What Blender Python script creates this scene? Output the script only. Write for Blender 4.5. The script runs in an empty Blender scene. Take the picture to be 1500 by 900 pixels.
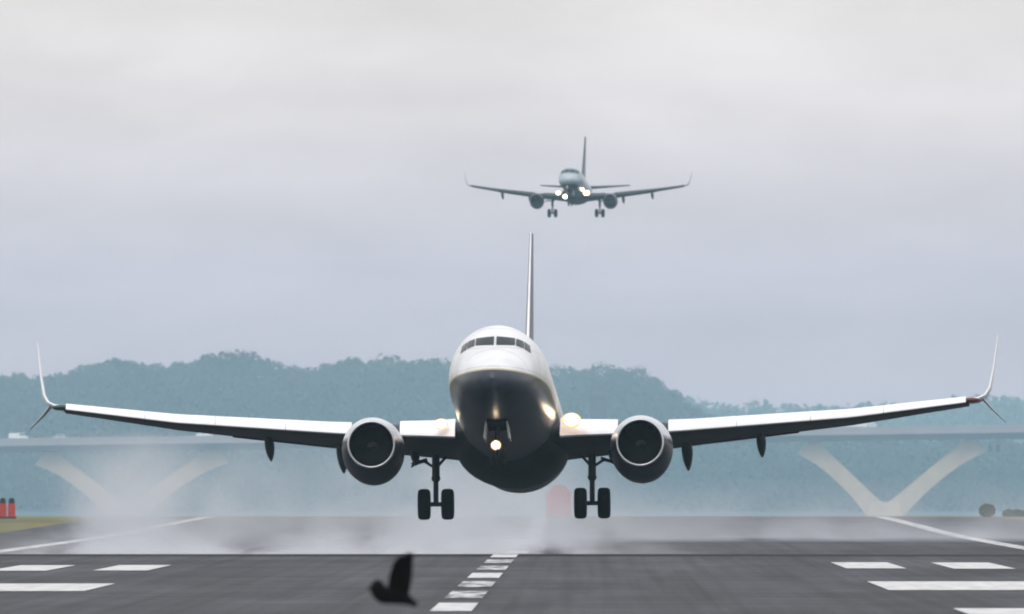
import bpy, math, random
from math import sin, cos, pi, radians, sqrt, tan, atan2
from mathutils import Matrix, Vector, Euler

random.seed(11)
S = bpy.context.scene
COL = S.collection

# ------------------------------------------------------------------ camera
FPX = 39200.0            # focal length in photo pixels (1500 wide): a very long lens
HC = 3.1                 # eye height over the near runway
VPX, HZY = 860.0, 690.0  # where the runway axis and the level of the eye fall in the photo
cd = bpy.data.cameras.new('camera'); cam = bpy.data.objects.new('camera', cd); COL.objects.link(cam)
cd.sensor_width = 36.0
cd.lens = FPX / 1500.0 * 36.0
cd.clip_start = 1.0
cd.clip_end = 40000.0
cam.location = (0, 0, HC)
cam.rotation_euler = (pi / 2 + (HZY - 450.0) / FPX, 0, (VPX - 750.0) / FPX)
cd.dof.use_dof = True
cd.dof.focus_distance = 1000.0
cd.dof.aperture_fstop = 9.5
S.camera = cam

# ------------------------------------------------------------------ world, sun, exposure
SUN_EL, SUN_AZ = radians(44), radians(195)      # behind the camera, a little to its left
W = bpy.data.worlds.new('World'); S.world = W
W.use_nodes = True
nt = W.node_tree
for n in list(nt.nodes): nt.nodes.remove(n)
def N(t, **kw):
    n = nt.nodes.new(t)
    for k, v in kw.items(): setattr(n, k, v)
    return n
out = N('ShaderNodeOutputWorld'); bg = N('ShaderNodeBackground')
bg.inputs['Strength'].default_value = 0.1
sky = N('ShaderNodeTexSky'); sky.sky_type = 'NISHITA'; sky.sun_disc = False
sky.sun_elevation = SUN_EL; sky.sun_rotation = SUN_AZ
sky.air_density = 1.5; sky.dust_density = 4.0
tc = N('ShaderNodeTexCoord'); sep = N('ShaderNodeSeparateXYZ')
nt.links.new(tc.outputs['Generated'], sep.inputs[0])
mpz = N('ShaderNodeMapRange'); mpz.inputs[1].default_value = 0.0; mpz.inputs[2].default_value = 1.0
# square root spreads out the lowest degree of the sky
sq = N('ShaderNodeMath', operation='POWER'); sq.inputs[1].default_value = 0.5
nt.links.new(sep.outputs['Z'], mpz.inputs[0]); nt.links.new(mpz.outputs[0], sq.inputs[0])
ramp = N('ShaderNodeValToRGB')
SKYRAMP = [  # sqrt(sin elevation), overcast colour
    (0.00, (0.76, 0.56, 0.60)), (0.057, (0.76, 0.57, 0.61)), (0.074, (0.68, 0.60, 0.68)), (0.085, (0.665, 0.63, 0.71)),
    (0.100, (0.75, 0.72, 0.77)), (0.112, (0.81, 0.775, 0.81)), (0.128, (0.865, 0.83, 0.83)), (0.16, (0.90, 0.88, 0.85)),
    (0.5, (1.0, 1.0, 1.03)), (0.85, (1.35, 1.36, 1.4)), (1.0, (1.45, 1.47, 1.5))]
el = ramp.color_ramp.elements
while len(el) > 1: el.remove(el[-1])
el[0].position = SKYRAMP[0][0]; el[0].color = (*SKYRAMP[0][1], 1)
for p_, c_ in SKYRAMP[1:]:
    e = el.new(p_); e.color = (*c_, 1)
# soft cloud streaks: noise stretched along the horizon
mapn = N('ShaderNodeMapping'); mapn.inputs['Scale'].default_value = (80, 80, 240)
noi = N('ShaderNodeTexNoise'); noi.inputs['Scale'].default_value = 1.0; noi.inputs['Detail'].default_value = 6.0
nt.links.new(tc.outputs['Generated'], mapn.inputs[0]); nt.links.new(mapn.outputs[0], noi.inputs['Vector'])
mrn = N('ShaderNodeMapRange'); mrn.inputs[1].default_value = 0.3; mrn.inputs[2].default_value = 0.7
mrn.inputs[3].default_value = 0.90; mrn.inputs[4].default_value = 1.08
nt.links.new(noi.outputs['Fac'], mrn.inputs[0]); nt.links.new(sq.outputs[0], ramp.inputs[0])
vs = N('ShaderNodeVectorMath', operation='SCALE'); nt.links.new(ramp.outputs[0], vs.inputs[0])
mul10 = N('ShaderNodeMath', operation='MULTIPLY'); mul10.inputs[1].default_value = 10.0
nt.links.new(mrn.outputs[0], mul10.inputs[0]); nt.links.new(mul10.outputs[0], vs.inputs['Scale'])
mx = N('ShaderNodeMixRGB'); mx.inputs['Fac'].default_value = 0.94
nt.links.new(sky.outputs[0], mx.inputs[1]); nt.links.new(vs.outputs[0], mx.inputs[2])
nt.links.new(mx.outputs[0], bg.inputs['Color']); nt.links.new(bg.outputs[0], out.inputs['Surface'])

sl = bpy.data.lights.new('sun', 'SUN'); sun = bpy.data.objects.new('sun', sl); COL.objects.link(sun)
sl.energy = 1.4; sl.angle = radians(25); sl.color = (1.0, 0.97, 0.92)
d = Vector((sin(SUN_AZ) * cos(SUN_EL), cos(SUN_AZ) * cos(SUN_EL), sin(SUN_EL)))
sun.rotation_euler = (-d).to_track_quat('-Z', 'Y').to_euler(); sun.location = (0, 0, 500)

S.view_settings.view_transform = 'Standard'; S.view_settings.look = 'None'
S.view_settings.exposure = 0.0; S.view_settings.gamma = 1.0
S.render.engine = 'CYCLES'
S.cycles.use_denoising = True
S.cycles.filter_width = 2.0
S.cycles.max_bounces = 8; S.cycles.volume_bounces = 1
S.cycles.transparent_max_bounces = 16
S.cycles.sample_clamp_indirect = 4.0

# ------------------------------------------------------------------ materials
def mat(name, col, rough=0.5, metal=0.0, spec=0.5, noise=0.0, nscale=3.0, coat=0.0, stretch=(1, 1, 1)):
    m = bpy.data.materials.new(name); m.use_nodes = True
    t = m.node_tree; b = t.nodes['Principled BSDF']
    b.inputs['Base Color'].default_value = (*col, 1); b.inputs['Roughness'].default_value = rough
    b.inputs['Metallic'].default_value = metal; b.inputs['Specular IOR Level'].default_value = spec
    if coat: b.inputs['Coat Weight'].default_value = coat; b.inputs['Coat Roughness'].default_value = 0.08
    if noise > 0:
        c = t.nodes.new('ShaderNodeTexCoord'); mp = t.nodes.new('ShaderNodeMapping'); n = t.nodes.new('ShaderNodeTexNoise')
        mp.inputs['Scale'].default_value = stretch
        n.inputs['Scale'].default_value = nscale; n.inputs['Detail'].default_value = 6
        t.links.new(c.outputs['Object'], mp.inputs[0]); t.links.new(mp.outputs[0], n.inputs['Vector'])
        r = t.nodes.new('ShaderNodeMapRange'); r.inputs[1].default_value = 0.25; r.inputs[2].default_value = 0.75
        r.inputs[3].default_value = 1 - noise; r.inputs[4].default_value = 1 + noise
        t.links.new(n.outputs['Fac'], r.inputs[0])
        v = t.nodes.new('ShaderNodeVectorMath'); v.operation = 'SCALE'; v.inputs[0].default_value = col
        t.links.new(r.outputs[0], v.inputs['Scale']); t.links.new(v.outputs[0], b.inputs['Base Color'])
    return m

def emit(name, col, strength):
    m = bpy.data.materials.new(name); m.use_nodes = True
    b = m.node_tree.nodes['Principled BSDF']
    b.inputs['Base Color'].default_value = (*col, 1)
    b.inputs['Emission Color'].default_value = (*col, 1); b.inputs['Emission Strength'].default_value = strength
    return m

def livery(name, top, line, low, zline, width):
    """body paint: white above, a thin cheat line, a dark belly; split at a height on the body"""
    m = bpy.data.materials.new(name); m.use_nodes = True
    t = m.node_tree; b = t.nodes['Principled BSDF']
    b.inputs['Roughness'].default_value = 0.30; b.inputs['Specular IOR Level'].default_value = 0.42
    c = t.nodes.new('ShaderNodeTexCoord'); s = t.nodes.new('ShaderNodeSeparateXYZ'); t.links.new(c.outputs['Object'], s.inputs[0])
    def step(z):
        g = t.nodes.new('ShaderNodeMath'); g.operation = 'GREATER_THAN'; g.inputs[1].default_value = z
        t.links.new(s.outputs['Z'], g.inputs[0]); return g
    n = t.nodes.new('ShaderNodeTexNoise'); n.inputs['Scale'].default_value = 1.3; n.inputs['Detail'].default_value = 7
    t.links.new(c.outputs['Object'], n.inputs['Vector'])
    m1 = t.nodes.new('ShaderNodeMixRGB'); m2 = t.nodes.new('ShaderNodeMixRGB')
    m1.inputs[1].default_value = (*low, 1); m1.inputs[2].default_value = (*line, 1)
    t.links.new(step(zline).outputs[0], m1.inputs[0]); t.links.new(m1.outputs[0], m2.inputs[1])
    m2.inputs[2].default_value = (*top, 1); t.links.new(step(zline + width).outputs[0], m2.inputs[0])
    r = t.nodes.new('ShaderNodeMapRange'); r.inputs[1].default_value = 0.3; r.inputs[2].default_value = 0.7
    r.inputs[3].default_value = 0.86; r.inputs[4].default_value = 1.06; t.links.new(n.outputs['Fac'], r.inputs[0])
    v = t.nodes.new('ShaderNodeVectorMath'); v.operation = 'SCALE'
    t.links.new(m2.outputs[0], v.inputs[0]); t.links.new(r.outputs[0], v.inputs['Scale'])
    # panel seams round and along the body
    k = v.outputs[0]
    for sock, period, phase in ((s.outputs['Y'], 1.45, .3), (s.outputs['Z'], .86, .1)):
        q = t.nodes.new('ShaderNodeMath'); q.operation = 'MULTIPLY_ADD'; q.inputs[1].default_value = 1 / period; q.inputs[2].default_value = phase + 40
        f = t.nodes.new('ShaderNodeMath'); f.operation = 'FRACT'; l = t.nodes.new('ShaderNodeMath'); l.operation = 'LESS_THAN'; l.inputs[1].default_value = .022 / period
        d_ = t.nodes.new('ShaderNodeMath'); d_.operation = 'MULTIPLY_ADD'; d_.inputs[1].default_value = -.38; d_.inputs[2].default_value = 1.0
        sc_ = t.nodes.new('ShaderNodeVectorMath'); sc_.operation = 'SCALE'
        t.links.new(sock, q.inputs[0]); t.links.new(q.outputs[0], f.inputs[0]); t.links.new(f.outputs[0], l.inputs[0]); t.links.new(l.outputs[0], d_.inputs[0])
        t.links.new(k, sc_.inputs[0]); t.links.new(d_.outputs[0], sc_.inputs['Scale']); k = sc_.outputs[0]
    t.links.new(k, b.inputs['Base Color'])
    return m

M = {}
M['slat'] = mat('slat_white', (0.76, 0.765, 0.79), 0.4, 0.0, 0.5, 0.08, 1.5)
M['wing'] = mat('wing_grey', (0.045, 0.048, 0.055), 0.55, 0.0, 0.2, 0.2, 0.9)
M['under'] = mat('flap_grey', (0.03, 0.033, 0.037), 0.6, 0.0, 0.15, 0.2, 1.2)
M['winglet'] = mat('winglet_white', (0.72, 0.73, 0.76), 0.35, 0, 0.5, 0.05)
M['strake'] = mat('strake_blue', (0.50, 0.52, 0.55), 0.5)
M['lip'] = mat('polished_lip', (0.62, 0.63, 0.65), 0.3, 0.8)
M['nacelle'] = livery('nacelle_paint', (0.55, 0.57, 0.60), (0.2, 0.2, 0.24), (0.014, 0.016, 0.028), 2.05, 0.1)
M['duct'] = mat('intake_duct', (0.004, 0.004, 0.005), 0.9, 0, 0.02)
M['blade'] = mat('fan_blade', (0.008, 0.008, 0.009), 0.7, 0.0, 0.1)
M['spinner'] = mat('spinner', (0.03, 0.026, 0.022), 0.6, 0, 0.2)
M['exhaust'] = mat('exhaust_metal', (0.12, 0.11, 0.10), 0.4, 0.8)
M['tyre'] = mat('tyre_rubber', (0.006, 0.006, 0.007), 0.9, 0, 0.08, 0.15, 8)
M['rim'] = mat('wheel_rim', (0.03, 0.03, 0.035), 0.6, 0.1)
M['strut'] = mat('gear_strut', (0.02, 0.022, 0.025), 0.6, 0.1, 0.2, 0.15, 5)
M['door_grey'] = mat('door_grey', (0.30, 0.31, 0.32), 0.5, 0, 0.3, 0.2, 3)
M['glass'] = mat('cockpit_glass', (0.012, 0.02, 0.022), 0.15, 0, 0.35)
M['navy'] = mat('tail_navy', (0.018, 0.025, 0.065), 0.35, 0, 0.5, 0.1)
M['tailplane'] = mat('tailplane_grey', (0.25, 0.26, 0.28), 0.5, 0, 0.4, 0.1)
M['lamp_warm'] = emit('landing_lamp_warm', (1.0, 0.80, 0.52), 20.0)
M['lamp_halo'] = emit('halo_glow', (1.0, 0.58, 0.28), 1.1)
M['lamp_white'] = emit('landing_lamp_white', (1.0, 0.92, 0.80), 9.0)
M['nav_red'] = emit('nav_red', (0.10, 0.02, 0.02), 0.01)
M['nav_green'] = emit('nav_green', (0.02, 0.06, 0.045), 0.01)
M['concrete'] = mat('bridge_concrete', (0.52, 0.395, 0.275), 0.85, 0, 0.2, 0.12, 0.25)
M['deck'] = mat('bridge_deck', (0.19, 0.165, 0.175), 0.85, 0, 0.2, 0.12, 0.2)
M['parapet'] = mat('parapet_concrete', (0.28, 0.245, 0.25), 0.85, 0, 0.2, 0.1, 0.2)
M['bark'] = mat('bark', (0.10, 0.08, 0.06), 0.9, 0, 0.1, 0.3, 1.0)
M['leaf'] = [mat('foliage_deep', (0.028, 0.05, 0.022), 0.8, 0, 0.08, 0.30, 0.12),
             mat('foliage_mid', (0.045, 0.075, 0.03), 0.8, 0, 0.08, 0.30, 0.12),
             mat('foliage_olive', (0.06, 0.085, 0.035), 0.8, 0, 0.08, 0.30, 0.12)]
M['black_feather'] = mat('black_feather', (0.004, 0.004, 0.004), 0.9, 0, 0.04, 0.3, 20)
M['red_paint'] = mat('red_paint', (0.36, 0.045, 0.035), 0.6, 0, 0.2, 0.2, 3)
M['dull_red'] = mat('dull_red', (0.17, 0.055, 0.05), 0.8, 0, 0.1, 0.25, 1.5)
M['black_paint'] = mat('black_paint', (0.02, 0.02, 0.022), 0.6)
M['white_paint'] = mat('white_vehicle_paint', (0.80, 0.80, 0.80), 0.4)
M['silver_paint'] = mat('silver_vehicle_paint', (0.55, 0.56, 0.58), 0.4)
M['roof'] = mat('hut_roof', (0.30, 0.05, 0.04), 0.8)
M['wall_blue'] = mat('tower_wall', (0.016, 0.018, 0.022), 0.8, 0, 0.2, 0.1, 1)
M['pale_roof'] = mat('tower_roof', (0.05, 0.05, 0.055), 0.8)
M['hull'] = mat('pane_dark', (0.03, 0.035, 0.045), 0.2)

# ------------------------------------------------------------------ mesh helpers
class MB:
    def __init__(s): s.v = []; s.f = []; s.mi = []
    def add(s, vs, fs, mi=0):
        o = len(s.v); s.v += [tuple(p) for p in vs]
        for f in fs: s.f.append(tuple(i + o for i in f)); s.mi.append(mi)
        return s
    def box(s, c, d, mi=0, rot=None, taper=1.0):
        vs = []
        for sx in (-1, 1):
            for sy in (-1, 1):
                for sz in (-1, 1):
                    k = taper if sz > 0 else 1.0
                    p = Vector((sx * d[0] / 2 * k, sy * d[1] / 2 * k, sz * d[2] / 2))
                    if rot is not None: p = rot @ p
                    vs.append(p + Vector(c))
        return s.add(vs, [(0, 1, 3, 2), (4, 6, 7, 5), (0, 4, 5, 1), (2, 3, 7, 6), (0, 2, 6, 4), (1, 5, 7, 3)], mi)
    def loft(s, rings, cap=True, mi=0, closed=True):
        n = len(rings[0]); vs = [p for r in rings for p in r]; fs = []
        for i in range(len(rings) - 1):
            for j in range(n if closed else n - 1):
                k = (j + 1) % n
                fs.append((i * n + j, i * n + k, (i + 1) * n + k, (i + 1) * n + j))
        if cap and closed:
            fs.append(tuple(range(n - 1, -1, -1))); fs.append(tuple((len(rings) - 1) * n + j for j in range(n)))
        return s.add(vs, fs, mi)
    def tube(s, pts, rad, seg=12, mi=0):
        pts = [Vector(p) for p in pts]; rings = []
        for i, p in enumerate(pts):
            a = pts[max(0, i - 1)]; b = pts[min(len(pts) - 1, i + 1)]
            t = (b - a).normalized(); u = t.orthogonal().normalized()
            if abs(t.z) < 0.9: u = t.cross(Vector((0, 0, 1))).normalized()
            else: u = t.cross(Vector((0, 1, 0))).normalized()
            w = t.cross(u); r = rad[i] if isinstance(rad, (list, tuple)) else rad
            rings.append([p + u * r * cos(2 * pi * k / seg) + w * r * sin(2 * pi * k / seg) for k in range(seg)])
        return s.loft(rings, True, mi)
    def lathe(s, prof, c, axis='y', seg=40, mi=0, close=False):
        """prof: list of (along axis, radius)"""
        rings = []
        for a, r in prof:
            ring = []
            for k in range(seg):
                t = 2 * pi * k / seg
                if axis == 'y': ring.append((c[0] + r * cos(t), c[1] + a, c[2] + r * sin(t)))
                elif axis == 'x': ring.append((c[0] + a, c[1] + r * cos(t), c[2] + r * sin(t)))
                else: ring.append((c[0] + r * cos(t), c[1] + r * sin(t), c[2] + a))
            rings.append(ring)
        if close: rings.append(rings[0])
        return s.loft(rings, False, mi)
    def ball(s, c, r, seg=14, mi=0, sc=(1, 1, 1)):
        prof = [(-cos(pi * i / 8) * r, max(1e-4, sin(pi * i / 8) * r)) for i in range(9)]
        o = len(s.v); s.lathe(prof, (0, 0, 0), 'y', seg, mi)
        for i in range(o, len(s.v)):
            p = s.v[i]; s.v[i] = (p[0] * sc[0] + c[0], p[1] * sc[1] + c[1], p[2] * sc[2] + c[2])
        return s
    def build(s, name, mats, parent=None, smooth=True, off=None, angle=35):
        me = bpy.data.meshes.new(name)
        vs = s.v if off is None else [(p[0] + off[0], p[1] + off[1], p[2] + off[2]) for p in s.v]
        me.from_pydata(vs, [], s.f)
        ms = mats if isinstance(mats, (list, tuple)) else [mats]
        for m in ms: me.materials.append(m)
        if len(ms) > 1: me.polygons.foreach_set('material_index', s.mi)
        import bmesh
        bm = bmesh.new(); bm.from_mesh(me); bmesh.ops.recalc_face_normals(bm, faces=bm.faces); bm.to_mesh(me); bm.free()
        if smooth:
            me.polygons.foreach_set('use_smooth', [True] * len(me.polygons))
            me.set_sharp_from_angle(angle=radians(angle))
        me.update()
        o = bpy.data.objects.new(name, me); COL.objects.link(o)
        if parent is not None: o.parent = parent
        return o

def empty(name, loc, rot=(0, 0, 0)):
    o = bpy.data.objects.new(name, None); COL.objects.link(o); o.location = loc; o.rotation_euler = rot
    o.empty_display_size = 0.5
    return o
def tag(o, label=None, cat=None, group=None, kind=None):
    if label: o['label'] = label
    if cat: o['category'] = cat
    if group: o['group'] = group
    if kind: o['kind'] = kind
    return o
def lerp(t, pts):
    """piecewise linear over (t, value or tuple)"""
    if t <= pts[0][0]: return pts[0][1]
    for (a, u), (b, v) in zip(pts, pts[1:]):
        if t <= b:
            k = (t - a) / (b - a)
            return tuple(x + (y - x) * k for x, y in zip(u, v)) if isinstance(u, tuple) else u + (v - u) * k
    return pts[-1][1]
def smooth(t): t = max(0.0, min(1.0, t)); return t * t * (3 - 2 * t)
def spline(t, pts):
    """monotone-ish Catmull-Rom over scalar tables"""
    n = len(pts)
    if t <= pts[0][0]: return pts[0][1]
    if t >= pts[-1][0]: return pts[-1][1]
    for i in range(n - 1):
        if t <= pts[i + 1][0]: break
    x0, y0 = pts[i]; x1, y1 = pts[i + 1]; h = x1 - x0; d = (y1 - y0) / h
    def slope(k):
        if k == 0 or k == n - 1:
            a, b = (pts[0], pts[1]) if k == 0 else (pts[-2], pts[-1]); return (b[1] - a[1]) / (b[0] - a[0])
        dl = (pts[k][1] - pts[k - 1][1]) / (pts[k][0] - pts[k - 1][0]); dr = (pts[k + 1][1] - pts[k][1]) / (pts[k + 1][0] - pts[k][0])
        return 0.0 if dl * dr <= 0 else 2 * dl * dr / (dl + dr)
    m0, m1 = slope(i), slope(i + 1); u = (t - x0) / h
    return (2*u**3-3*u**2+1)*y0 + (u**3-2*u**2+u)*h*m0 + (-2*u**3+3*u**2)*y1 + (u**3-u**2)*h*m1
def px_x(px, Y): return (px - VPX) * Y / FPX
def px_z(py, Y): return HC + (HZY - py) * Y / FPX

# ------------------------------------------------------------------ the ground: airfield, river bed, wooded far bank
CREST = 985.0
def prof(Y):
    if Y <= CREST: return 0.0
    return -0.42 * smooth((Y - CREST) / 130.0) + 0.40 * smooth((Y - 1350) / 500.0)
SKYLINE = [(-300, 556), (0, 556), (30, 550), (65, 558), (100, 547), (130, 541), (165, 531), (220, 536), (265, 535), (300, 527), (345, 523),
           (380, 526), (410, 534), (445, 543), (478, 546), (492, 531), (515, 526), (545, 531), (590, 531), (640, 529), (660, 536),
           (730, 548), (815, 547), (870, 540), (925, 546), (955, 554), (985, 577), (1015, 604), (1060, 620), (1150, 630), (1900, 640)]
def skyline_z(X, Y): return px_z(lerp(VPX + FPX * X / Y, SKYLINE), Y)
WATER_Z, BED_Z, SHORE = -9.5, -11.0, 8250.0
def hill_z(X, Y):
    Yt = 8950.0
    top = skyline_z(X * Yt / max(Y, 1), Yt) - 12.5
    if Y <= SHORE: return BED_Z
    k = (Y - SHORE) / (Yt - SHORE)
    if k < 0.06: return BED_Z + (3.0) * k / 0.06
    z0 = BED_Z + 3.0
    if k <= 1: return z0 + (top - z0) * ((k - 0.06) / 0.94) ** 0.8
    return top - (Y - Yt) * 0.03 if Y < Yt + 400 else top - 12
def ground_z(X, Y):
    if Y <= 1860: return prof(Y) - 0.03
    if Y <= 1960: return -0.05 + (BED_Z + 0.05) * smooth((Y - 1860) / 100)
    if Y <= 10500: return max(BED_Z, hill_z(X, Y)) if Y <= 9600 else max(-6.0, hill_z(X, Y))
    # the far ridge
    xr = VPX + FPX * X / 12000.0
    return -6.0 + smooth((Y - 10500) / 1500) * (26.0 + 3 * sin(xr * 0.009))
ys = [-60, 0, 100, 200, 300, 400, 500, 600, 700, 800, 900, 960, 975] + [CREST + 5 * i for i in range(0, 28)] + [1150, 1250, 1400, 1600, 1800, 1860]
ys += [1860 + 12.5 * i for i in range(1, 9)] + [2200, 3000, 4500, 6500, 8000, 8250] + [8250 + 42 * i for i in range(1, 17)]
ys += [8950, 9050, 9200, 9350, 9600, 10000, 10500, 10900, 11300, 11700, 12000, 12300, 12500]
xs = [-620, -480, -380, -320] + list(range(-280, 281, 10)) + [320, 380, 480, 620]
g = MB(); nx = len(xs)
g.add([(x, y, ground_z(x, y)) for y in ys for x in xs],
      [(j * nx + i, j * nx + i + 1, (j + 1) * nx + i + 1, (j + 1) * nx + i) for j in range(len(ys) - 1) for i in range(nx - 1)])
gm = mat('grass_ground', (0.13, 0.125, 0.055), 0.95, 0, 0.1, 0.4, 0.06, stretch=(1, 0.08, 1))
bm_ = mat('far_bank_soil', (0.035, 0.042, 0.024), 0.95, 0, 0.05, 0.3, 0.05)
g.mi = [1 if ys[k // (nx - 1)] > 7500 else 0 for k in range(len(g.f))]
go = g.build('ground', [gm, bm_], angle=180); tag(go, kind='structure')

# runway: asphalt with patches, rubber marks and worn paint
def asphalt():
    m = bpy.data.materials.new('runway_asphalt'); m.use_nodes = True
    t = m.node_tree; b = t.nodes['Principled BSDF']; b.inputs['Roughness'].default_value = 0.92; b.inputs['Specular IOR Level'].default_value = 0.12
    c = t.nodes.new('ShaderNodeTexCoord')
    def noise(scale, detail, lo, hi, a, z):
        mp = t.nodes.new('ShaderNodeMapping'); mp.inputs['Scale'].default_value = scale
        n = t.nodes.new('ShaderNodeTexNoise'); n.inputs['Scale'].default_value = 1; n.inputs['Detail'].default_value = detail
        r = t.nodes.new('ShaderNodeMapRange'); r.inputs[1].default_value = lo; r.inputs[2].default_value = hi
        r.inputs[3].default_value = a; r.inputs[4].default_value = z
        t.links.new(c.outputs['Object'], mp.inputs[0]); t.links.new(mp.outputs[0], n.inputs['Vector']); t.links.new(n.outputs['Fac'], r.inputs[0])
        return r
    def mulm(p, q):
        x = t.nodes.new('ShaderNodeMath'); x.operation = 'MULTIPLY'
        t.links.new(p.outputs[0], x.inputs[0]); t.links.new(q.outputs[0], x.inputs[1]); return x
    k = mulm(noise((0.22, 0.016, 1), 5, 0.3, 0.7, 0.70, 1.26), noise((0.03, 0.05, 1), 3, 0.35, 0.65, 0.9, 1.08))
    k = mulm(k, noise((0.9, 0.012, 1), 4, 0.35, 0.65, 0.88, 1.1))
    k = mulm(k, noise((2.4, 0.0035, 1), 4, 0.42, 0.70, 1.05, 0.76))     # rubber laid down along the strip
    k = mulm(k, noise((0.05, 0.11, 1), 2, 0.47, 0.53, 0.92, 1.07))      # old and newer paving
    k = mulm(k, noise((6, 0.5, 1), 3, 0.3, 0.7, 0.9, 1.1))
    v = t.nodes.new('ShaderNodeVectorMath'); v.operation = 'SCALE'; v.inputs[0].default_value = (0.057, 0.0565, 0.0635)
    t.links.new(k.outputs[0], v.inputs['Scale']); t.links.new(v.outputs[0], b.inputs['Base Color'])
    return m
def paint(name, worn):
    m = bpy.data.materials.new(name); m.use_nodes = True
    t = m.node_tree; b = t.nodes['Principled BSDF']; b.inputs['Roughness'].default_value = 0.8; b.inputs['Specular IOR Level'].default_value = 0.15
    c = t.nodes.new('ShaderNodeTexCoord'); mp = t.nodes.new('ShaderNodeMapping'); mp.inputs['Scale'].default_value = (2.2, 0.12, 1)
    n = t.nodes.new('ShaderNodeTexNoise'); n.inputs['Scale'].default_value = 1; n.inputs['Detail'].default_value = 6
    r = t.nodes.new('ShaderNodeMapRange'); r.inputs[1].default_value = 0.38; r.inputs[2].default_value = 0.66; r.inputs[4].default_value = worn; r.inputs[3].default_value = 0.03
    x = t.nodes.new('ShaderNodeMixRGB'); x.inputs[1].default_value = (0.56, 0.555, 0.56, 1); x.inputs[2].default_value = (0.10, 0.10, 0.105, 1)
    t.links.new(c.outputs['Object'], mp.inputs[0]); t.links.new(mp.outputs[0], n.inputs['Vector']); t.links.new(n.outputs['Fac'], r.inputs[0])
    t.links.new(r.outputs[0], x.inputs[0]); t.links.new(x.outputs[0], b.inputs['Base Color'])
    return m
MA = asphalt(); MP = paint('runway_paint', 0.3); MPE = paint('edge_line_paint', 0.7); MPW = paint('runway_paint_worn', 1.25)
RX = -3.0
ystep = [60, 200, 300, 400, 480] + list(range(500, 980, 20)) + [980] + [CREST + 4 * i for i in range(0, 34)] + list(range(1130, 1821, 30))
def strip(name, x0, x1, y0, y1, lift, m):
    yy = [y0] + [y for y in ystep if y0 + 0.5 < y < y1 - 0.5] + [y1]
    b = MB(); b.add([p for y in yy for p in ((x0, y, prof(y) + lift), (x1, y, prof(y) + lift))],
                    [(2 * i, 2 * i + 1, 2 * i + 3, 2 * i + 2) for i in range(len(yy) - 1)])
    o = b.build(name, m, angle=180); tag(o, kind='structure'); return o
strip('runway', RX - 29.5, RX + 31.0, 60, 1815, 0.0, MA)
for k in range(-7, 20):
    if k == 7: continue
    strip('runway_centreline_marking', RX - 0.46, RX + 0.46, 588 + 61 * k, 588 + 61 * k + 37, 0.02, MP if k % 3 == 0 else MPW)
for x0 in (-26.0, 19.4): strip('runway_edge_line', x0, x0 + .9, 80, 1810, 0.02, MPE)
for x0, x1, ya, yb in ((8.2, 10.1, 846, 902), (11.55, 13.5, 843, 900), (-15.3, -13.6, 828, 876), (-18.5, -16.7, 826, 874)):
    strip('touchdown_zone_marking', x0, x1, ya, yb, 0.02, MP)
    strip('touchdown_zone_marking', x0, x1, 540, 600, 0.02, MP)
strip('aiming_point_marking', 7.8, 17.0, 692, 746, 0.02, MP); strip('aiming_point_marking', -22.1, -12.9, 686, 732, 0.02, MP)
strip('dark_crest_band', RX - 29.4, RX + 30.9, 968, 990, 0.008, mat('dark_crest', (0.022, 0.022, 0.025), .9, 0, .1, .3, 1, stretch=(.3, .05, 1)))  # strip darker than the asphalt, laid across at the crest

# river
wm = mat('river_water', (0.035, 0.06, 0.075), 0.75, 0, 0.12)
w = MB(); w.add([(-600, 1885, WATER_Z), (600, 1885, WATER_Z), (600, 8300, WATER_Z), (-600, 8300, WATER_Z)], [(0, 1, 2, 3)])
tag(w.build('river', wm, smooth=False), kind='structure')

# ------------------------------------------------------------------ far wood
def leaf_cloud(b, c, r, n, size, rnd):
    """leaf clumps: tilted quads spread through an ellipsoid, thickest near its surface"""
    for _ in range(n):
        while True:
            p = Vector((rnd.uniform(-1, 1), rnd.uniform(-1, 1), rnd.uniform(-1, 1)))
            if 0.05 < p.length <= 1: break
        p = p.normalized() * (0.55 + 0.5 * rnd.random() ** 0.6)
        q = Vector((c[0] + p.x * r[0], c[1] + p.y * r[1], c[2] + p.z * r[2]))
        nrm = (p + Vector((rnd.uniform(-.9, .9), rnd.uniform(-.9, .9), rnd.uniform(-.5, .9)))).normalized()
        u = nrm.orthogonal().normalized(); v = nrm.cross(u)
        a = rnd.uniform(0, pi); u, v = u * cos(a) + v * sin(a), v * cos(a) - u * sin(a)
        s = size * rnd.uniform(0.55, 1.3); s2 = s * rnd.uniform(0.6, 1.0)
        b.add([q - u * s - v * s2 * .4, q - v * s2, q + u * s - v * s2 * .3, q + u * s * .6 + v * s2, q - u * s * .7 + v * s2 * .8],
              [(0, 1, 2, 3, 4)])
def crown_lobes(h, wdt, rnd, n):
    L = []
    for i in range(n):
        t = i / (n - 1)
        zz = h * (0.34 + 0.56 * t); rr = wdt * (0.30 + 0.24 * sin(pi * (0.25 + 0.65 * t)))
        a = rnd.uniform(0, 2 * pi); dd = wdt * 0.30 * (1 - 0.75 * t)
        L.append(((cos(a) * dd, sin(a) * dd, zz), (rr * rnd.uniform(.8, 1.15), rr, rr * rnd.uniform(.7, 1.0))))
    return L
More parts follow.
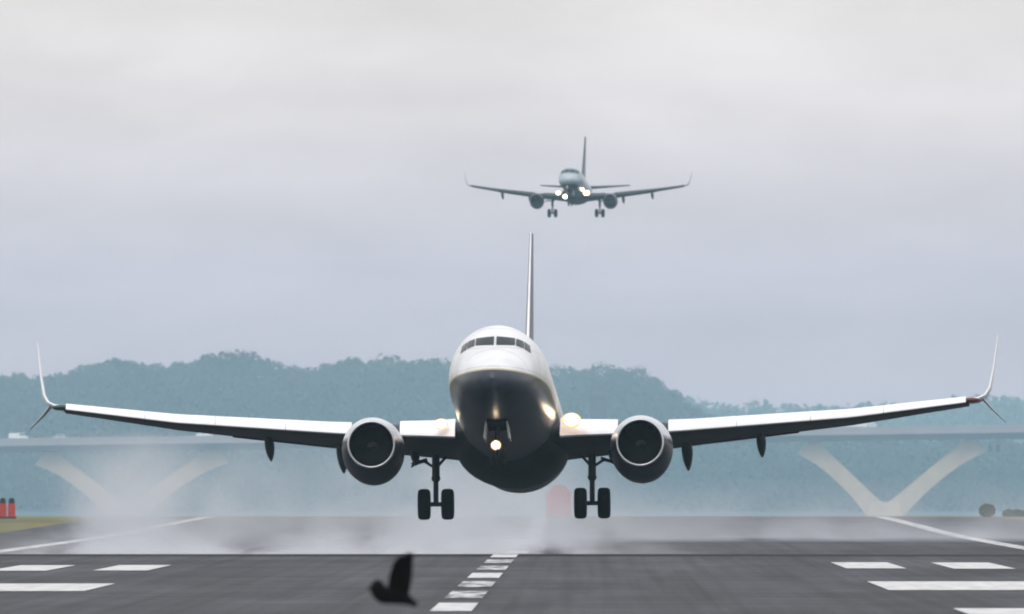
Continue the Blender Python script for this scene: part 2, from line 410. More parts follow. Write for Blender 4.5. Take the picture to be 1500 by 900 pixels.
def tree_kind(h, wdt, rnd, m):
    tr = MB(); tr.tube([(0, 0, -0.6), (0.1, 0, h * .2), (-.1, .1, h * .45), (0.1, 0, h * .75)], [h * .026, h * .02, h * .015, h * .006], 8)
    lobes = crown_lobes(h, wdt, rnd, 8)
    for c, r in lobes[::2]: tr.tube([(0, 0, c[2] * .55), (c[0] * .6, c[1] * .6, c[2] * .8), c], [h * .011, h * .008, h * .003], 6)
    cr = MB()
    for c, r in lobes: leaf_cloud(cr, c, r, 210, 0.5, rnd)
    t = tr.build('trunk', M['bark']); c = cr.build('crown', m, smooth=False)
    return t, c
rnd = random.Random(5)
kinds = [tree_kind(14.5, 11.5, rnd, M['leaf'][0]), tree_kind(15.5, 9.5, rnd, M['leaf'][1]), tree_kind(13.0, 12.5, rnd, M['leaf'][2]),
         tree_kind(17.0, 10.5, rnd, M['leaf'][0]), tree_kind(14.0, 10.0, rnd, M['leaf'][1])]
first = [True] * len(kinds)
KLABEL = ['broad deep green tree on the misty skyline across the river', 'mid green oval tree on the misty skyline across the river',
          'wide olive green tree on the misty skyline across the river', 'tall deep green tree on the misty skyline across the river',
          'small mid green tree on the misty skyline across the river']
def place_tree(k, loc, sc, rz):
    t, c = kinds[k]
    r = empty('tree', loc, (0, 0, rz)); r.scale = (sc, sc, sc)
    tag(r, KLABEL[k], 'tree', 'trees on the misty skyline across the river')
    for src in (t, c):
        if first[k]: o = src
        else: o = src.copy(); COL.objects.link(o)
        o.parent = r
    first[k] = False
X = -235.0
while X < 70:
    Y = 8950 + rnd.uniform(-35, 25)
    k = rnd.randrange(5); base = skyline_z(X * 8950 / Y, 8950)
    H = (14.5, 15.5, 13.0, 17.0, 14.0)[k]; sc = rnd.uniform(0.72, 1.12)
    place_tree(k, (X, Y, base - H * sc * rnd.uniform(0.97, 1.06)), sc, rnd.uniform(0, 6.28))
    X += rnd.uniform(3.6, 7.0)

def mini(b, x, y, z, h, wdt, rnd, n, size):
    for c, r in crown_lobes(h, wdt, rnd, 5):
        leaf_cloud(b, (x + c[0], y + c[1], z + c[2] - h * .12), r, n, size, rnd)
b = MB()
for row in range(9):
    Y0 = 8275 + row * 72
    X = -250.0 + rnd.uniform(0, 6)
    while X < 215:
        Y = Y0 + rnd.uniform(-24, 24); h = rnd.uniform(9.5, 15)
        z = hill_z(X, Y)
        if skyline_z(X * 8950 / Y, 8950) > -20: mini(b, X, Y, z, h, rnd.uniform(9, 13), rnd, 60, .85)
        X += rnd.uniform(7.5, 11)
tag(b.build('far_wood', M['leaf'][0], smooth=False), 'hazy dark green wooded hillside across the river', 'wood', kind='stuff')
b = MB()
for row in range(3):
    X = -330.0
    while X < 330:
        Y = 11600 + row * 220 + rnd.uniform(-50, 50)
        xr = VPX + FPX * X / 12000.0
        mini(b, X, Y, ground_z(X, Y), rnd.uniform(11, 17), rnd.uniform(12, 18), rnd, 44, 1.25)
        X += rnd.uniform(8, 13)
tag(b.build('distant_ridge_wood', M['leaf'][1], smooth=False), 'pale distant ridge of trees fading into the sky', 'wood', kind='stuff')

# small tower-like building among the trees
BY = 8240.0
bx, bs = px_x(876, BY), BY / FPX
th = empty('tower_building', (bx, BY, 4.0))
tag(th, 'small hazy grey tower building in front of the trees right of the nose', 'building')
zt = px_z(580, BY) - 4.0
MB().box((0, 0, zt / 2 - 3), (5.4, 7, zt + 6)).build('wall', M['wall_blue'], th, False)
MB().box((0, 0, zt + .35), (6.0, 7.6, .7)).box((-0.6, 0, zt + 1.0), (3.2, 4, .8)).build('roof', M['pale_roof'], th, False)
for dz in (2.2, 5.4, 8.6):
    MB().box((0, -3.52, zt - dz), (3.8, .08, 1.2)).build('window', M['hull'], th, False)

# ------------------------------------------------------------------ the bridge
QY = 7400.0; QS = FPX / QY
def deck_py(px): return 648 - 20 * px / 1500.0        # top of the roadway
br = empty('bridge', (px_x(740, QY), QY, WATER_Z))
tag(br, 'long pale concrete bridge on V shaped piers crossing the misty river', 'bridge')
OX, OZ = px_x(740, QY), WATER_Z
def dz(px): return px_z(deck_py(px), QY) - OZ
d = MB(); rings = []
for px in range(-700, 2701, 100):
    x = px_x(px, QY) - OX; z = dz(px)
    rings.append([(x, -11, z), (x, 11, z), (x, 11, z - .8), (x, 7, z - 2.9), (x, -7, z - 2.9), (x, -11, z - .8)])
d.loft(rings); d.build('deck', M['deck'], br, False)
for sy in (-1, 1):
    d = MB(); rings = []
    for px in range(-700, 2701, 100):
        x = px_x(px, QY) - OX; z = dz(px); y = sy * 10.85
        rings.append([(x, y - .2, z + 1.0), (x, y + .2, z + 1.0), (x, y + .25, z - 1.1), (x, y - .25, z - 1.1)])
    d.loft(rings); d.build('parapet', M['parapet'], br, False)
def arm(p0, p1, bend):
    """one leg of a V pier, curved, thicker where it meets the deck"""
    rings = []
    for i in range(13):
        t = i / 12
        px = p0[0] + (p1[0] - p0[0]) * t; py = p0[1] + (p1[1] - p0[1]) * t
        py += bend * sin(pi * t) * -6
        x = px_x(px, QY) - OX; z = px_z(py, QY) - OZ
        tx, tz = (p1[0] - p0[0]), -(p1[1] - p0[1]); L = sqrt(tx * tx + tz * tz); nx_, nz_ = -tz / L, tx / L
        h = (2.2 + 1.2 * (abs(2 * t - 1) ** 3))
        rings.append([(x + nx_ * h, -4.5, z + nz_ * h), (x + nx_ * h, 4.5, z + nz_ * h), (x - nx_ * h, 4.5, z - nz_ * h), (x - nx_ * h, -4.5, z - nz_ * h)])
    return MB().loft(rings)
for (l, c, r) in ((62, 185, 325), (1180, 1296, 1432), (-520, -390, -255), (1735, 1860, 1985)):
    pb = MB().box((px_x(c, QY) - OX, 0, 1.3), (10, 13, 5.4), taper=.8)
    pier = pb.build('pier', M['concrete'], br, False)
    for e, bb in ((l, -1), (r, -1)):
        k = 1 if e > c else -1
        arm((c + 6 * k, 757), (e, deck_py(e) + 20), 1).build('pier_arm', M['concrete'], pier, False)

for px in (1450, 1461):
    x = px_x(px, QY) - OX; z = px_z(657, QY) - OZ
    MB().box((x, -8, z), (1.1, 1.0, 1.9)).tube([(x, -8, z + .9), (x, -8, dz(px) - 2.0)], .12, 6).build('clearance_lamp', M['wall_blue'], br, False)

# vehicles on the bridge (a few pixels each)
def wheels(root, xs_, y, r):
    for x in xs_:
        for sy in (-1, 1):
            b = MB(); b.lathe([(-.12, .01), (-.12, r), (.12, r), (.12, .01)], (x, sy * y, r), 'y', 14)
            b.build('wheel', M['tyre'], root)
def vehicle(name, label, cat, px, L, Hh, paint_, van):
    x = px_x(px, QY); z = px_z(deck_py(px), QY)
    r = empty(name, (x, QY - 7, z + .02)); tag(r, label, cat)
    prof_ = [(-L/2, .35), (-L/2, Hh * .95), (L*.28, Hh), (L*.40, Hh*.58), (L/2, Hh*.5), (L/2, .35)] if van else \
            [(-L/2, .35), (-L/2, Hh*.62), (-L*.34, Hh*.66), (-L*.2, Hh), (L*.12, Hh), (L*.26, Hh*.62), (L/2, Hh*.55), (L/2, .35)]
    b = MB(); b.loft([[(p[0], y, p[1]) for p in prof_] for y in (-.9, .9)]); b.build('body', paint_, r, False)
    b = MB(); b.box((-L * .05 if not van else L*.2, 0, Hh * .8), (L * .3, 1.86, Hh * .22)); b.build('window', M['hull'], r, False)
    wheels(r, (-L * .32, L * .32), .8, .34)
vehicle('van', 'white van on the bridge at the far left', 'van', 28, 5.4, 2.5, M['white_paint'], True)
vehicle('car', 'pale car on the bridge just right of the white van', 'car', 90, 4.6, 1.9, M['silver_paint'], False)
vehicle('car', 'white van-sized car on the bridge above the right arm of the left V pier', 'car', 300, 4.8, 2.4, M['white_paint'], False)
tx = px_x(1250, QY); tr = empty('truck', (tx, QY - 7, px_z(deck_py(1250), QY) + .02))
tag(tr, 'long white box truck on the bridge under the right wing', 'truck')
MB().box((-1.5, 0, 2.55), (10.5, 2.5, 2.9)).build('cargo_box', M['white_paint'], tr, False)
b = MB(); b.loft([[(p[0], y, p[1]) for p in ((4.0, .6), (4.0, 3.1), (5.4, 3.1), (5.9, 1.9), (6.4, 1.7), (6.4, .6))] for y in (-1.2, 1.2)])
b.build('cab', M['silver_paint'], tr, False)
wheels(tr, (-5.4, -4.2, 3.2, 5.2), 1.05, .5)

# ------------------------------------------------------------------ airliners
def airfoil(chord, tc, n=14, camber=0.015):
    up, lo = [], []
    for i in range(n + 1):
        x = 0.5 * (1 - cos(pi * i / n))
        y = 5 * tc * (.2969 * sqrt(x) - .126 * x - .3516 * x * x + .2843 * x ** 3 - .1015 * x ** 4)
        c = camber * 4 * x * (1 - x)
        up.append((x * chord, (c + y) * chord)); lo.append((x * chord, (c - y) * chord))
    return up + lo[-2:0:-1]
def sect(x, y, z, chord, tc, inc=0.0, cant=0.0, n=14, camber=.015):
    """an airfoil section at (x,y,z); inc tips the leading edge up, cant leans the section's thickness axis towards -x"""
    r = []
    for a, t in airfoil(chord, tc, n, camber):
        yy = a * cos(inc) + t * sin(inc); tt = t * cos(inc) - a * sin(inc)
        r.append((x - tt * sin(cant), y + yy, z + tt * cos(cant)))
    return r

def airliner(P):
    root = empty(P['name'], (0, 0, 0)); tag(root, P['label'], 'airplane')
    OFF = (0, -P['gear_y'], -P['gear_z'])                # the empty sits under the main wheels
    pitch, roll, yaw = (radians(a) for a in P['att'])
    rot = Euler((-pitch, -roll, -yaw)); R = rot.to_matrix()
    root.rotation_euler = rot
    root.location = Vector(P['nose']) - R @ Vector(OFF)
    def B(b, name, m, par=root, smooth=True, angle=35): return b.build(name, m, par, smooth, OFF, angle)
    fw = lambda y: spline(y, P['w']); ft = lambda y: spline(y, P['top']); fb = lambda y: spline(y, P['bot'])
    def ring(y, n=56, grow=0.0):
        w_, t_, b_ = fw(y) + grow, ft(y) + grow, fb(y) - grow; zc = b_ + (t_ - b_) * 0.5
        r = []
        for k in range(n):
            a = 2 * pi * k / n; r.append((w_ * cos(a), y, zc + (t_ - b_) / 2 * sin(a)))
        return r
    L = P['len']
    st = [0.0, .03, .08, .15, .25, .4, .6, .8, 1.0, 1.25, 1.5, 1.75, 2.0, 2.25, 2.5, 2.8, 3.2, 3.7, 4.3, 5, 6, 7, 9, 12, 16, 20, 23]
    st = [s for s in st if s < L * .6] + [L * k for k in (.62, .66, .70, .74, .78, .82, .86, .90, .94, .97, .99, 1.0)]
    fus = B(MB().loft([ring(y) for y in st]), 'fuselage', P['livery'], angle=60)
    def inside(x, z, y):
        w_, t_, b_ = fw(y), ft(y), fb(y)
        if w_ < 1e-3: return False
        zc = (t_ + b_) / 2; return (x / w_) ** 2 + ((z - zc) / ((t_ - b_) / 2)) ** 2 < 1
    def on_nose(x, z):
        a, b_ = 0.0, 8.0
        for _ in range(40):
            m_ = (a + b_) / 2
            if inside(x, z, m_): b_ = m_
            else: a = m_
        return b_
    # cockpit panes lie on the nose, a little proud of the skin
    for sx in (-1, 1):
        for quad in P['panes']:
            b = MB(); nu, nv = 6, 4; vs = []
            for j in range(nv + 1):
                for i in range(nu + 1):
                    u, v = i / nu, j / nv
                    x = (quad[0][0] * (1-u) + quad[1][0] * u) * (1-v) + (quad[3][0] * (1-u) + quad[2][0] * u) * v
                    z = (quad[0][1] * (1-u) + quad[1][1] * u) * (1-v) + (quad[3][1] * (1-u) + quad[2][1] * u) * v
                    vs.append((sx * x * 1.0, on_nose(x, z) - .025, z + .012))
            b.add(vs, [(j * (nu+1) + i, j * (nu+1) + i + 1, (j+1) * (nu+1) + i + 1, (j+1) * (nu+1) + i) for j in range(nv) for i in range(nu)])
            B(b, 'cockpit_window', M['glass'], fus)
    # crown antennas
    for y in (8.5, 17.0):
        if y < L * .6: B(MB().loft([sect(0, y, ft(y) - .05, .5, .12, 0, pi/2), sect(0, y + .18, ft(y) + .32, .28, .1, 0, pi/2)]), 'antenna', P['upper_m'], fus)
    # belly fairing
    y0, y1, fwid, fbot = P['fairing']; rr = []
    for i in range(17):
        t = i / 16; k = max(.02, sin(pi * t)) ** .45; y = y0 + (y1 - y0) * t
        rr.append([(fwid * k * cos(2*pi*j/40) , y, -P['fz'] + (fbot - P['fz']) * k * sin(2*pi*j/40) * (1 if sin(2*pi*j/40) > 0 else .4) * -1) for j in range(40)])
    B(MB().loft(rr), 'belly_fairing', P['belly_m'], angle=60)

    W_ = P['wing']       # table: x, yLE, z, chord, t/c, strip height of the slat
    def wtab(x):
        return lerp(x, [(r[0], tuple(r[1:])) for r in W_])
    inc = radians(P['inc'])
    for sx in (-1, 1):
        rings = []
        for x in [W_[0][0] + (W_[-1][0] - W_[0][0]) * i / 22 for i in range(23)]:
            yl, z, c, tc_, h = wtab(x)
            rings.append([(sx * p[0], p[1], p[2]) for p in sect(x, yl + .22, z - .06, c - .22, tc_, inc * (1 - .8 * x / W_[-1][0]))])
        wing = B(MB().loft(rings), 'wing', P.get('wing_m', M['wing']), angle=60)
        for xa, xb in P['slats']:
            rings = []
            for i in range(9):
                x = xa + (xb - xa) * i / 8; yl, z, c, tc_, h = wtab(x)
                o_, in_ = [(sx * x, yl + .22 * h, z - .50 * h), (sx * x, yl + .02 * h, z - .50 * h)], []
                for k in range(10):
                    t = k / 9
                    o_.append((sx * x, yl - .10 * h + .95 * h * t ** 1.35, z - .44 * h + .95 * h * t ** .85))
                for k in range(7):
                    t = 1 - k / 6
                    in_.append((sx * x, yl + .18 * h + .75 * h * t ** 1.35, z - .44 * h + .88 * h * t ** .9))
                in_ = in_[::-1]
                rings.append(o_ + in_[::-1])
            B(MB().loft(rings), 'slat', P.get('slat_m', M['slat']), angle=50)
        for xa, xb, ca, cb, droop in P['flaps']:
            rings = []
            for i in range(5):
                t = i / 4; x = xa + (xb - xa) * t; yl, z, c, tc_, h = wtab(x)
                rings.append([(sx * p[0], p[1], p[2]) for p in sect(x, yl + c - .35, z - .10 - sin(inc) * c * .6 , ca + (cb - ca) * t, .13, radians(droop), 0, 10)])
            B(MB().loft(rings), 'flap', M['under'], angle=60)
        for x, ln, r_, drop in P['tracks']:
            yl, z, c, tc_, h = wtab(x); rings = []
            for i in range(11):
                t = i / 10; k = max(.04, sin(pi * min(1, .12 + .88 * t))) ** .7 if t < .97 else .06
                yy = yl + c * .62 + ln * t; zz = z - .22 - drop * t ** 1.5
                rings.append([(sx * x + r_ * k * cos(2*pi*j/14), yy, zz + r_ * 1.35 * k * sin(2*pi*j/14)) for j in range(14)])
            B(MB().loft(rings), 'flap_track_fairing', M['under'], angle=60)
        # winglet
        rings = []
        for (x, y, z, c, cant) in P['winglet']:
            rings.append([(sx * p[0], p[1], p[2]) for p in sect(x, y, z, c, .10, 0, radians(cant), 10, 0)])
        B(MB().loft(rings), 'winglet', P.get('winglet_m', M['winglet']), angle=60)
        if P.get('strake'):
            rings = [[(sx * p[0], p[1], p[2]) for p in sect(x, y, z, c, .09, 0, radians(cant), 10, 0)] for (x, y, z, c, cant) in P['strake']]
            B(MB().loft(rings), 'winglet_strake', M['strake'], angle=60)
        xn, yn, zn = P['navlight']
        B(MB().ball((sx * xn, yn, zn), .2, sc=(1.7, 1, .5)), 'navigation_light', M['nav_red'] if sx > 0 else M['nav_green'])
        # engine: nacelle > lip, fan, spinner, exhaust cone
        ex, ey, ez, er = P['engine']; C = (sx * ex, ey, ez)
        b = MB(); outer = [(.07, .90), (.16, .945), (.4, 1.03), (.8, 1.10), (1.3, 1.15), (1.9, 1.17), (2.5, 1.13), (3.1, 1.02), (3.6, .90), (3.62, .84), (3.0, .80)]
        b.lathe([(a * er, r * er) for a, r in outer], C, 'y', 48, 0)
        b.lathe([(a * er, r * er) for a, r in [(.07, .80), (.2, .785), (.5, .775), (1.15, .775)]], C, 'y', 48, 1)
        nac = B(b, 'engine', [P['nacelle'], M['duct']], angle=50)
        # flattened, slightly heavier underside
        for v in nac.data.vertices:
            zl = v.co.z - (ez + OFF[2]); al = v.co.y - (ey + OFF[1])
            if zl < 0 and al > .3 * er: v.co.z -= .10 * er * min(1, al / er - .3) * (-zl / er)
        lip = []
        for i in range(13):
            a = radians(-95 + 190 * i / 12); lip.append((er * (.10 - .10 * cos(a) - .015), er * (.850 + (.042 * sin(a)))))
        B(MB().lathe(lip, C, 'y', 56), 'inlet_lip', P.get('lip_m', M['lip']), nac, angle=80)
        b = MB()
        for k in range(24):
            a = 2 * pi * k / 24; vs = []
            for rr_, tw, wd in ((.22, .25, .10), (.5, .55, .12), (.765, .95, .13)):
                for e in (-1, 1):
                    aa = a + e * wd * cos(tw) / max(rr_, .2) * .9
                    vs.append((C[0] + rr_ * er * cos(aa), C[1] + er * (.95 + e * .10 * sin(tw)), C[2] + rr_ * er * sin(aa)))
            b.add(vs, [(0, 1, 3, 2), (2, 3, 5, 4)])
        b.lathe([(1.12 * er, .001), (1.12 * er, .775 * er)], C, 'y', 40, 1)
        B(b, 'fan', [M['blade'], M['duct']], nac)
        B(MB().lathe([(.55 * er, .004), (.62 * er, .06 * er), (.75 * er, .14 * er), (.9 * er, .20 * er), (1.05 * er, .23 * er)], C, 'y', 24), 'spinner', M['spinner'], nac)
        B(MB().lathe([(2.6 * er, .62 * er), (3.9 * er, .55 * er), (4.4 * er, .42 * er), (4.38 * er, .36 * er), (4.4 * er, .30 * er), (5.0 * er, .04 * er)], C, 'y', 32), 'exhaust_cone', M['exhaust'], nac)
        yl, z, c, tc_, h = wtab(ex)
        rings = []
        for t in (0, .2, .5, .8, 1):
            yy = ey + 1.2 * er + (yl + c * .55 - ey - 1.2 * er) * t; zt_ = ez + 1.08 * er + (z + .05 - ez - 1.08 * er) * min(1, t * 2.2); zb_ = ez + .6 * er
            wd = .05 + .16 * sin(pi * min(1, .15 + t * .8))
            rings.append([(sx * ex - wd, yy, zb_), (sx * ex + wd, yy, zb_), (sx * ex + wd, yy, zt_), (sx * ex - wd, yy, zt_)])
        B(MB().loft(rings), 'pylon', P['pylon_m'])
        # main gear
        gx, gy, gz, wr, ww, gap = sx * P['gear_x'], P['gear_y'], P['gear_z'], P['wheel_r'], P['wheel_w'], P['wheel_gap']
        ax = gz + wr; top = P['gear_top']; k = P['gk']
        b = MB(); b.tube([(gx, gy, top), (gx, gy, ax + .95 * k)], .145 * k, 14); b.tube([(gx, gy, ax + 1.0 * k), (gx, gy, ax)], .095 * k, 14)
        b.tube([(gx - gap * .55, gy, ax), (gx + gap * .55, gy, ax)], .085 * k, 10)
        b.tube([(gx, gy, ax + 1.35 * k), (gx - sx * .55, gy, top + .05)], .055 * k, 8)                  # side brace
        b.tube([(gx, gy + .1, ax + 1.0 * k), (gx, gy + .42 * k, ax + .52 * k), (gx, gy + .1, ax + .1)], .04 * k, 8)   # torsion link
        b.tube([(gx, gy - .14, top), (gx + sx * .03, gy - .16, ax + .3)], .02, 6)                       # hose
        b.ball((gx, gy, ax + .98 * k), .17 * k)
        gear = B(b, 'main_gear', M['strut'])
        b = MB(); b.tube([(gx + sx * .12, gy, ax + 1.42 * k), (gx + sx * .42, gy, ax + 1.62 * k), (gx + sx * .66, gy - .05, ax + 1.60 * k), (gx + sx * .92, gy - .05, ax + 1.40 * k)], [.05, .06, .05, .035], 8)
        b.box((gx + sx * .62, gy + .25, ax + 1.62 * k), (.62, .9, .035), rot=Matrix.Rotation(sx * .30, 3, 'Y'))
        B(b, 'gear_door', M['strut'], gear)
        for e in (-1, 1):
            b = MB(); wx = gx + e * gap / 2
            tp = [(-ww*.5, wr*.52), (-ww*.5, wr*.80), (-ww*.44, wr*.92), (-ww*.30, wr*.985), (-ww*.1, wr), (ww*.1, wr), (ww*.30, wr*.985), (ww*.44, wr*.92), (ww*.5, wr*.80), (ww*.5, wr*.52)]
            b.lathe(tp, (wx, gy, ax), 'x', 36, 0)
            b.lathe([(-ww*.46, .02), (-ww*.40, wr*.25), (-ww*.42, wr*.53)], (wx, gy, ax), 'x', 24, 1); b.lathe([(ww*.46, .02), (ww*.40, wr*.25), (ww*.42, wr*.53)], (wx, gy, ax), 'x', 24, 1)
            B(b, 'wheel', [M['tyre'], M['rim']], gear)
        # landing lamps in the wing roots
        for (lx, ly, lz, lr, lm) in P['lamps'][0 if sx < 0 else 1]:
            lamp = B(MB().ball((lx, ly, lz), lr * 1.14, sc=(1.15, .5, .9)), 'landing_light_halo', M['lamp_halo'])  # glowing outer ball stands in for the lamp's halo
            B(MB().ball((lx, ly - lr * .42, lz), lr * .8, sc=(1.15, .5, .9)), 'bulb', lm, lamp)
        # tailplane
        rings = [[(sx * p[0], p[1], p[2]) for p in sect(x, y, z, c, .10, 0, 0, 10, 0)] for x, y, z, c in P['tail']]
        B(MB().loft(rings), 'tailplane', M['tailplane'], angle=60)
    # fin
    fr = [sect(0, y, z, c, t_, 0, pi / 2, 12, 0) for y, z, c, t_ in P['fin']]
    fin = B(MB().loft(fr), 'fin', P['fin_m'], angle=60)
    le = []
    for y, z, c, t_ in P['fin']:
        s_ = sect(0, y, z, c, t_ * 1.03, 0, pi / 2, 24, 0); le.append([s_[i] for i in (2, 1, 0, -1, -2)])
    for r_ in le:
        for i, p in enumerate(r_): r_[i] = (p[0], p[1] - .02, p[2])
    B(MB().loft(le, False, 0, False), 'fin_leading_edge', P.get('slat_m', M['slat']), fin, angle=60)
    # nose gear
    nx_, ny, nz, nr = 0, P['ng'][0], P['ng'][1], P['ng'][2]; ax = nz + nr
    b = MB(); b.tube([(0, ny, fb(ny) + .3), (0, ny, ax + .45)], .09, 12); b.tube([(0, ny, ax + .5), (0, ny, ax)], .06, 12); b.tube([(-.24, ny, ax), (.24, ny, ax)], .05, 8)
    b.tube([(0, ny, ax + .55), (0, ny + 1.0, fb(ny + 1) + .1)], .04, 8); b.tube([(0, ny - .05, ax + .5), (0, ny - .3, ax + .28), (0, ny - .04, ax + .08)], .03, 8)
    ng = B(b, 'nose_gear', M['strut'])
    for e in (-1, 1):
        b = MB(); b.lathe([(-.1, nr*.5), (-.1, nr*.86), (-.05, nr), (.05, nr), (.1, nr*.86), (.1, nr*.5)], (e * .19, ny, ax), 'x', 28, 0)
        b.lathe([(-.08, .02), (-.07, nr * .52)], (e*.19, ny, ax), 'x', 20, 1); b.lathe([(.08, .02), (.07, nr * .52)], (e*.19, ny, ax), 'x', 20, 1)
        B(b, 'wheel', [M['tyre'], M['rim']], ng)
        B(MB().box((e * .42, ny - .1, fb(ny) - .22), (.06, 1.5, .62), rot=Matrix.Rotation(-e * .12, 3, 'Y')), 'gear_door', M['door_grey'], ng)
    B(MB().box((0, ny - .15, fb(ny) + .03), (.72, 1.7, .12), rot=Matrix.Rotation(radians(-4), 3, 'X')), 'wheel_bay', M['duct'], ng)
    lx, ly, lz, lr = P['taxi']
    B(MB().lathe([(0, .01), (.0, lr * 1.15), (.18, lr * .8), (.2, .01)], (lx, ly + .03, lz), 'y', 20), 'lamp_housing', M['strut'], ng)
    B(MB().ball((lx, ly, lz), lr, sc=(1, .5, 1)), 'taxi_light_halo', M['lamp_halo'], ng)  # halo round the bulb, made as a dimmer glowing ball
    B(MB().ball((lx, ly - lr * .4, lz), lr * .7, sc=(1, .5, 1)), 'taxi_light_bulb', M['lamp_warm'], ng)
    return root

zl1 = 3.50 - 0.30      # cheat line above the wheel bottoms
J1 = dict(name='airliner', label='large white and navy airliner lifting off the runway, nose on', att=(6.9, 0.45, 2.05),
    nose=(px_x(722, 980), 980.0, px_z(529, 980)), len=39.4,
    w=[(0, .012), (.15, .36), (.5, .70), (1, 1.0), (1.6, 1.24), (2.2, 1.42), (2.8, 1.55), (3.6, 1.68), (5, 1.82), (7, 1.88), (24.5, 1.88), (29, 1.76), (33, 1.3), (37, .62), (39, .22), (39.4, .12)],
    top=[(0, -.60), (.15, -.30), (.5, -.04), (1, .24), (1.6, .52), (1.9, .78), (2.4, 1.20), (2.9, 1.50), (3.6, 1.74), (5, 1.93), (7, 2.0), (27, 2.0), (33, 1.88), (37, 1.6), (39.4, 1.25)],
    bot=[(0, -.63), (.15, -.92), (.5, -1.16), (1, -1.38), (1.6, -1.55), (2.4, -1.72), (3.6, -1.88), (5, -1.97), (7, -2.01), (23, -2.01), (28, -1.45), (33, -.35), (37, .55), (39.4, 1.0)],
    panes=[((.045, 1.20), (.72, 1.15), (.73, .85), (.045, .84)), ((.76, 1.14), (1.02, 1.06), (1.055, .75), (.77, .84)), ((1.045, 1.05), (1.25, .92), (1.30, .60), (1.08, .73))],
    fairing=(11.5, 24.5, 2.12, 2.36), fz=1.0,
    wing=[(1.0, 12.7, -.86, 8.6, .125, .85), (1.9, 13.3, -.80, 7.7, .125, .80), (2.6, 13.75, -.76, 7.2, .12, .70), (5.8, 15.5, -.52, 5.5, .115, .52), (6.7, 16.0, -.42, 4.95, .11, .48), (12.6, 19.1, .34, 3.0, .105, .37), (16.95, 21.3, 1.10, 1.7, .10, .25)],
    inc=2.2, slats=[(1.95, 4.05), (5.9, 8.4), (8.415, 11.1), (11.115, 13.8), (13.815, 16.85)],
    flaps=[(1.95, 4.3, 1.5, 1.35, -16), (5.75, 10.6, 1.3, 1.0, -16)],
    tracks=[(6.45, 2.8, .21, .80), (9.2, 2.5, .18, .60), (3.7, 2.4, .18, .40)],
    winglet=[(16.9, 21.3, 1.10, 1.65, 4), (17.3, 21.55, 1.16, 1.55, 15), (17.57, 21.8, 1.32, 1.42, 45), (17.73, 22.1, 1.64, 1.25, 70), (17.85, 22.55, 2.34, .95, 82), (18.03, 23.3, 3.76, .5, 84)],
    strake=[(17.45, 21.85, 1.22, .95, 0), (17.75, 22.3, .92, .7, -38), (18.3, 22.8, .42, .3, -42)],
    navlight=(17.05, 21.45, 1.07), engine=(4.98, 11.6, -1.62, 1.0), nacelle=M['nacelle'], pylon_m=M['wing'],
    gear_x=2.92, gear_y=19.6, gear_z=-3.50, wheel_r=.58, wheel_w=.46, wheel_gap=.88, gear_top=-1.0, gk=1.0,
    lamps=([(-2.45, 13.30, -.68, .20, M['lamp_warm'])], [(2.38, 13.16, -.60, .28, M['lamp_warm']), (2.86, 13.42, -.74, .15, M['lamp_warm'])]),
    tail=[(.3, 34.0, 1.05, 4.2), (3.5, 36.0, 1.42, 2.6), (7.1, 38.1, 1.85, 1.2)],
    fin=[(28.0, 1.8, 9.5, .03), (31.2, 2.5, 6.3, .055), (33.6, 5.2, 4.6, .062), (36.9, 9.55, 2.1, .062)], fin_m=M['navy'],
    ng=(4.0, -3.45, .35), taxi=(-.05, 3.86, -2.64, .19),
    livery=livery('first_body_paint', (0.64, 0.645, 0.66), (0.42, 0.36, 0.20), (0.034, 0.041, 0.056), zl1, .06), belly_m=M['navy'], upper_m=M['winglet'])
J1['belly_m'] = mat('belly_paint', (0.012, 0.014, 0.02), 0.45, 0, 0.15, 0.15, 1.2)
airliner(J1)

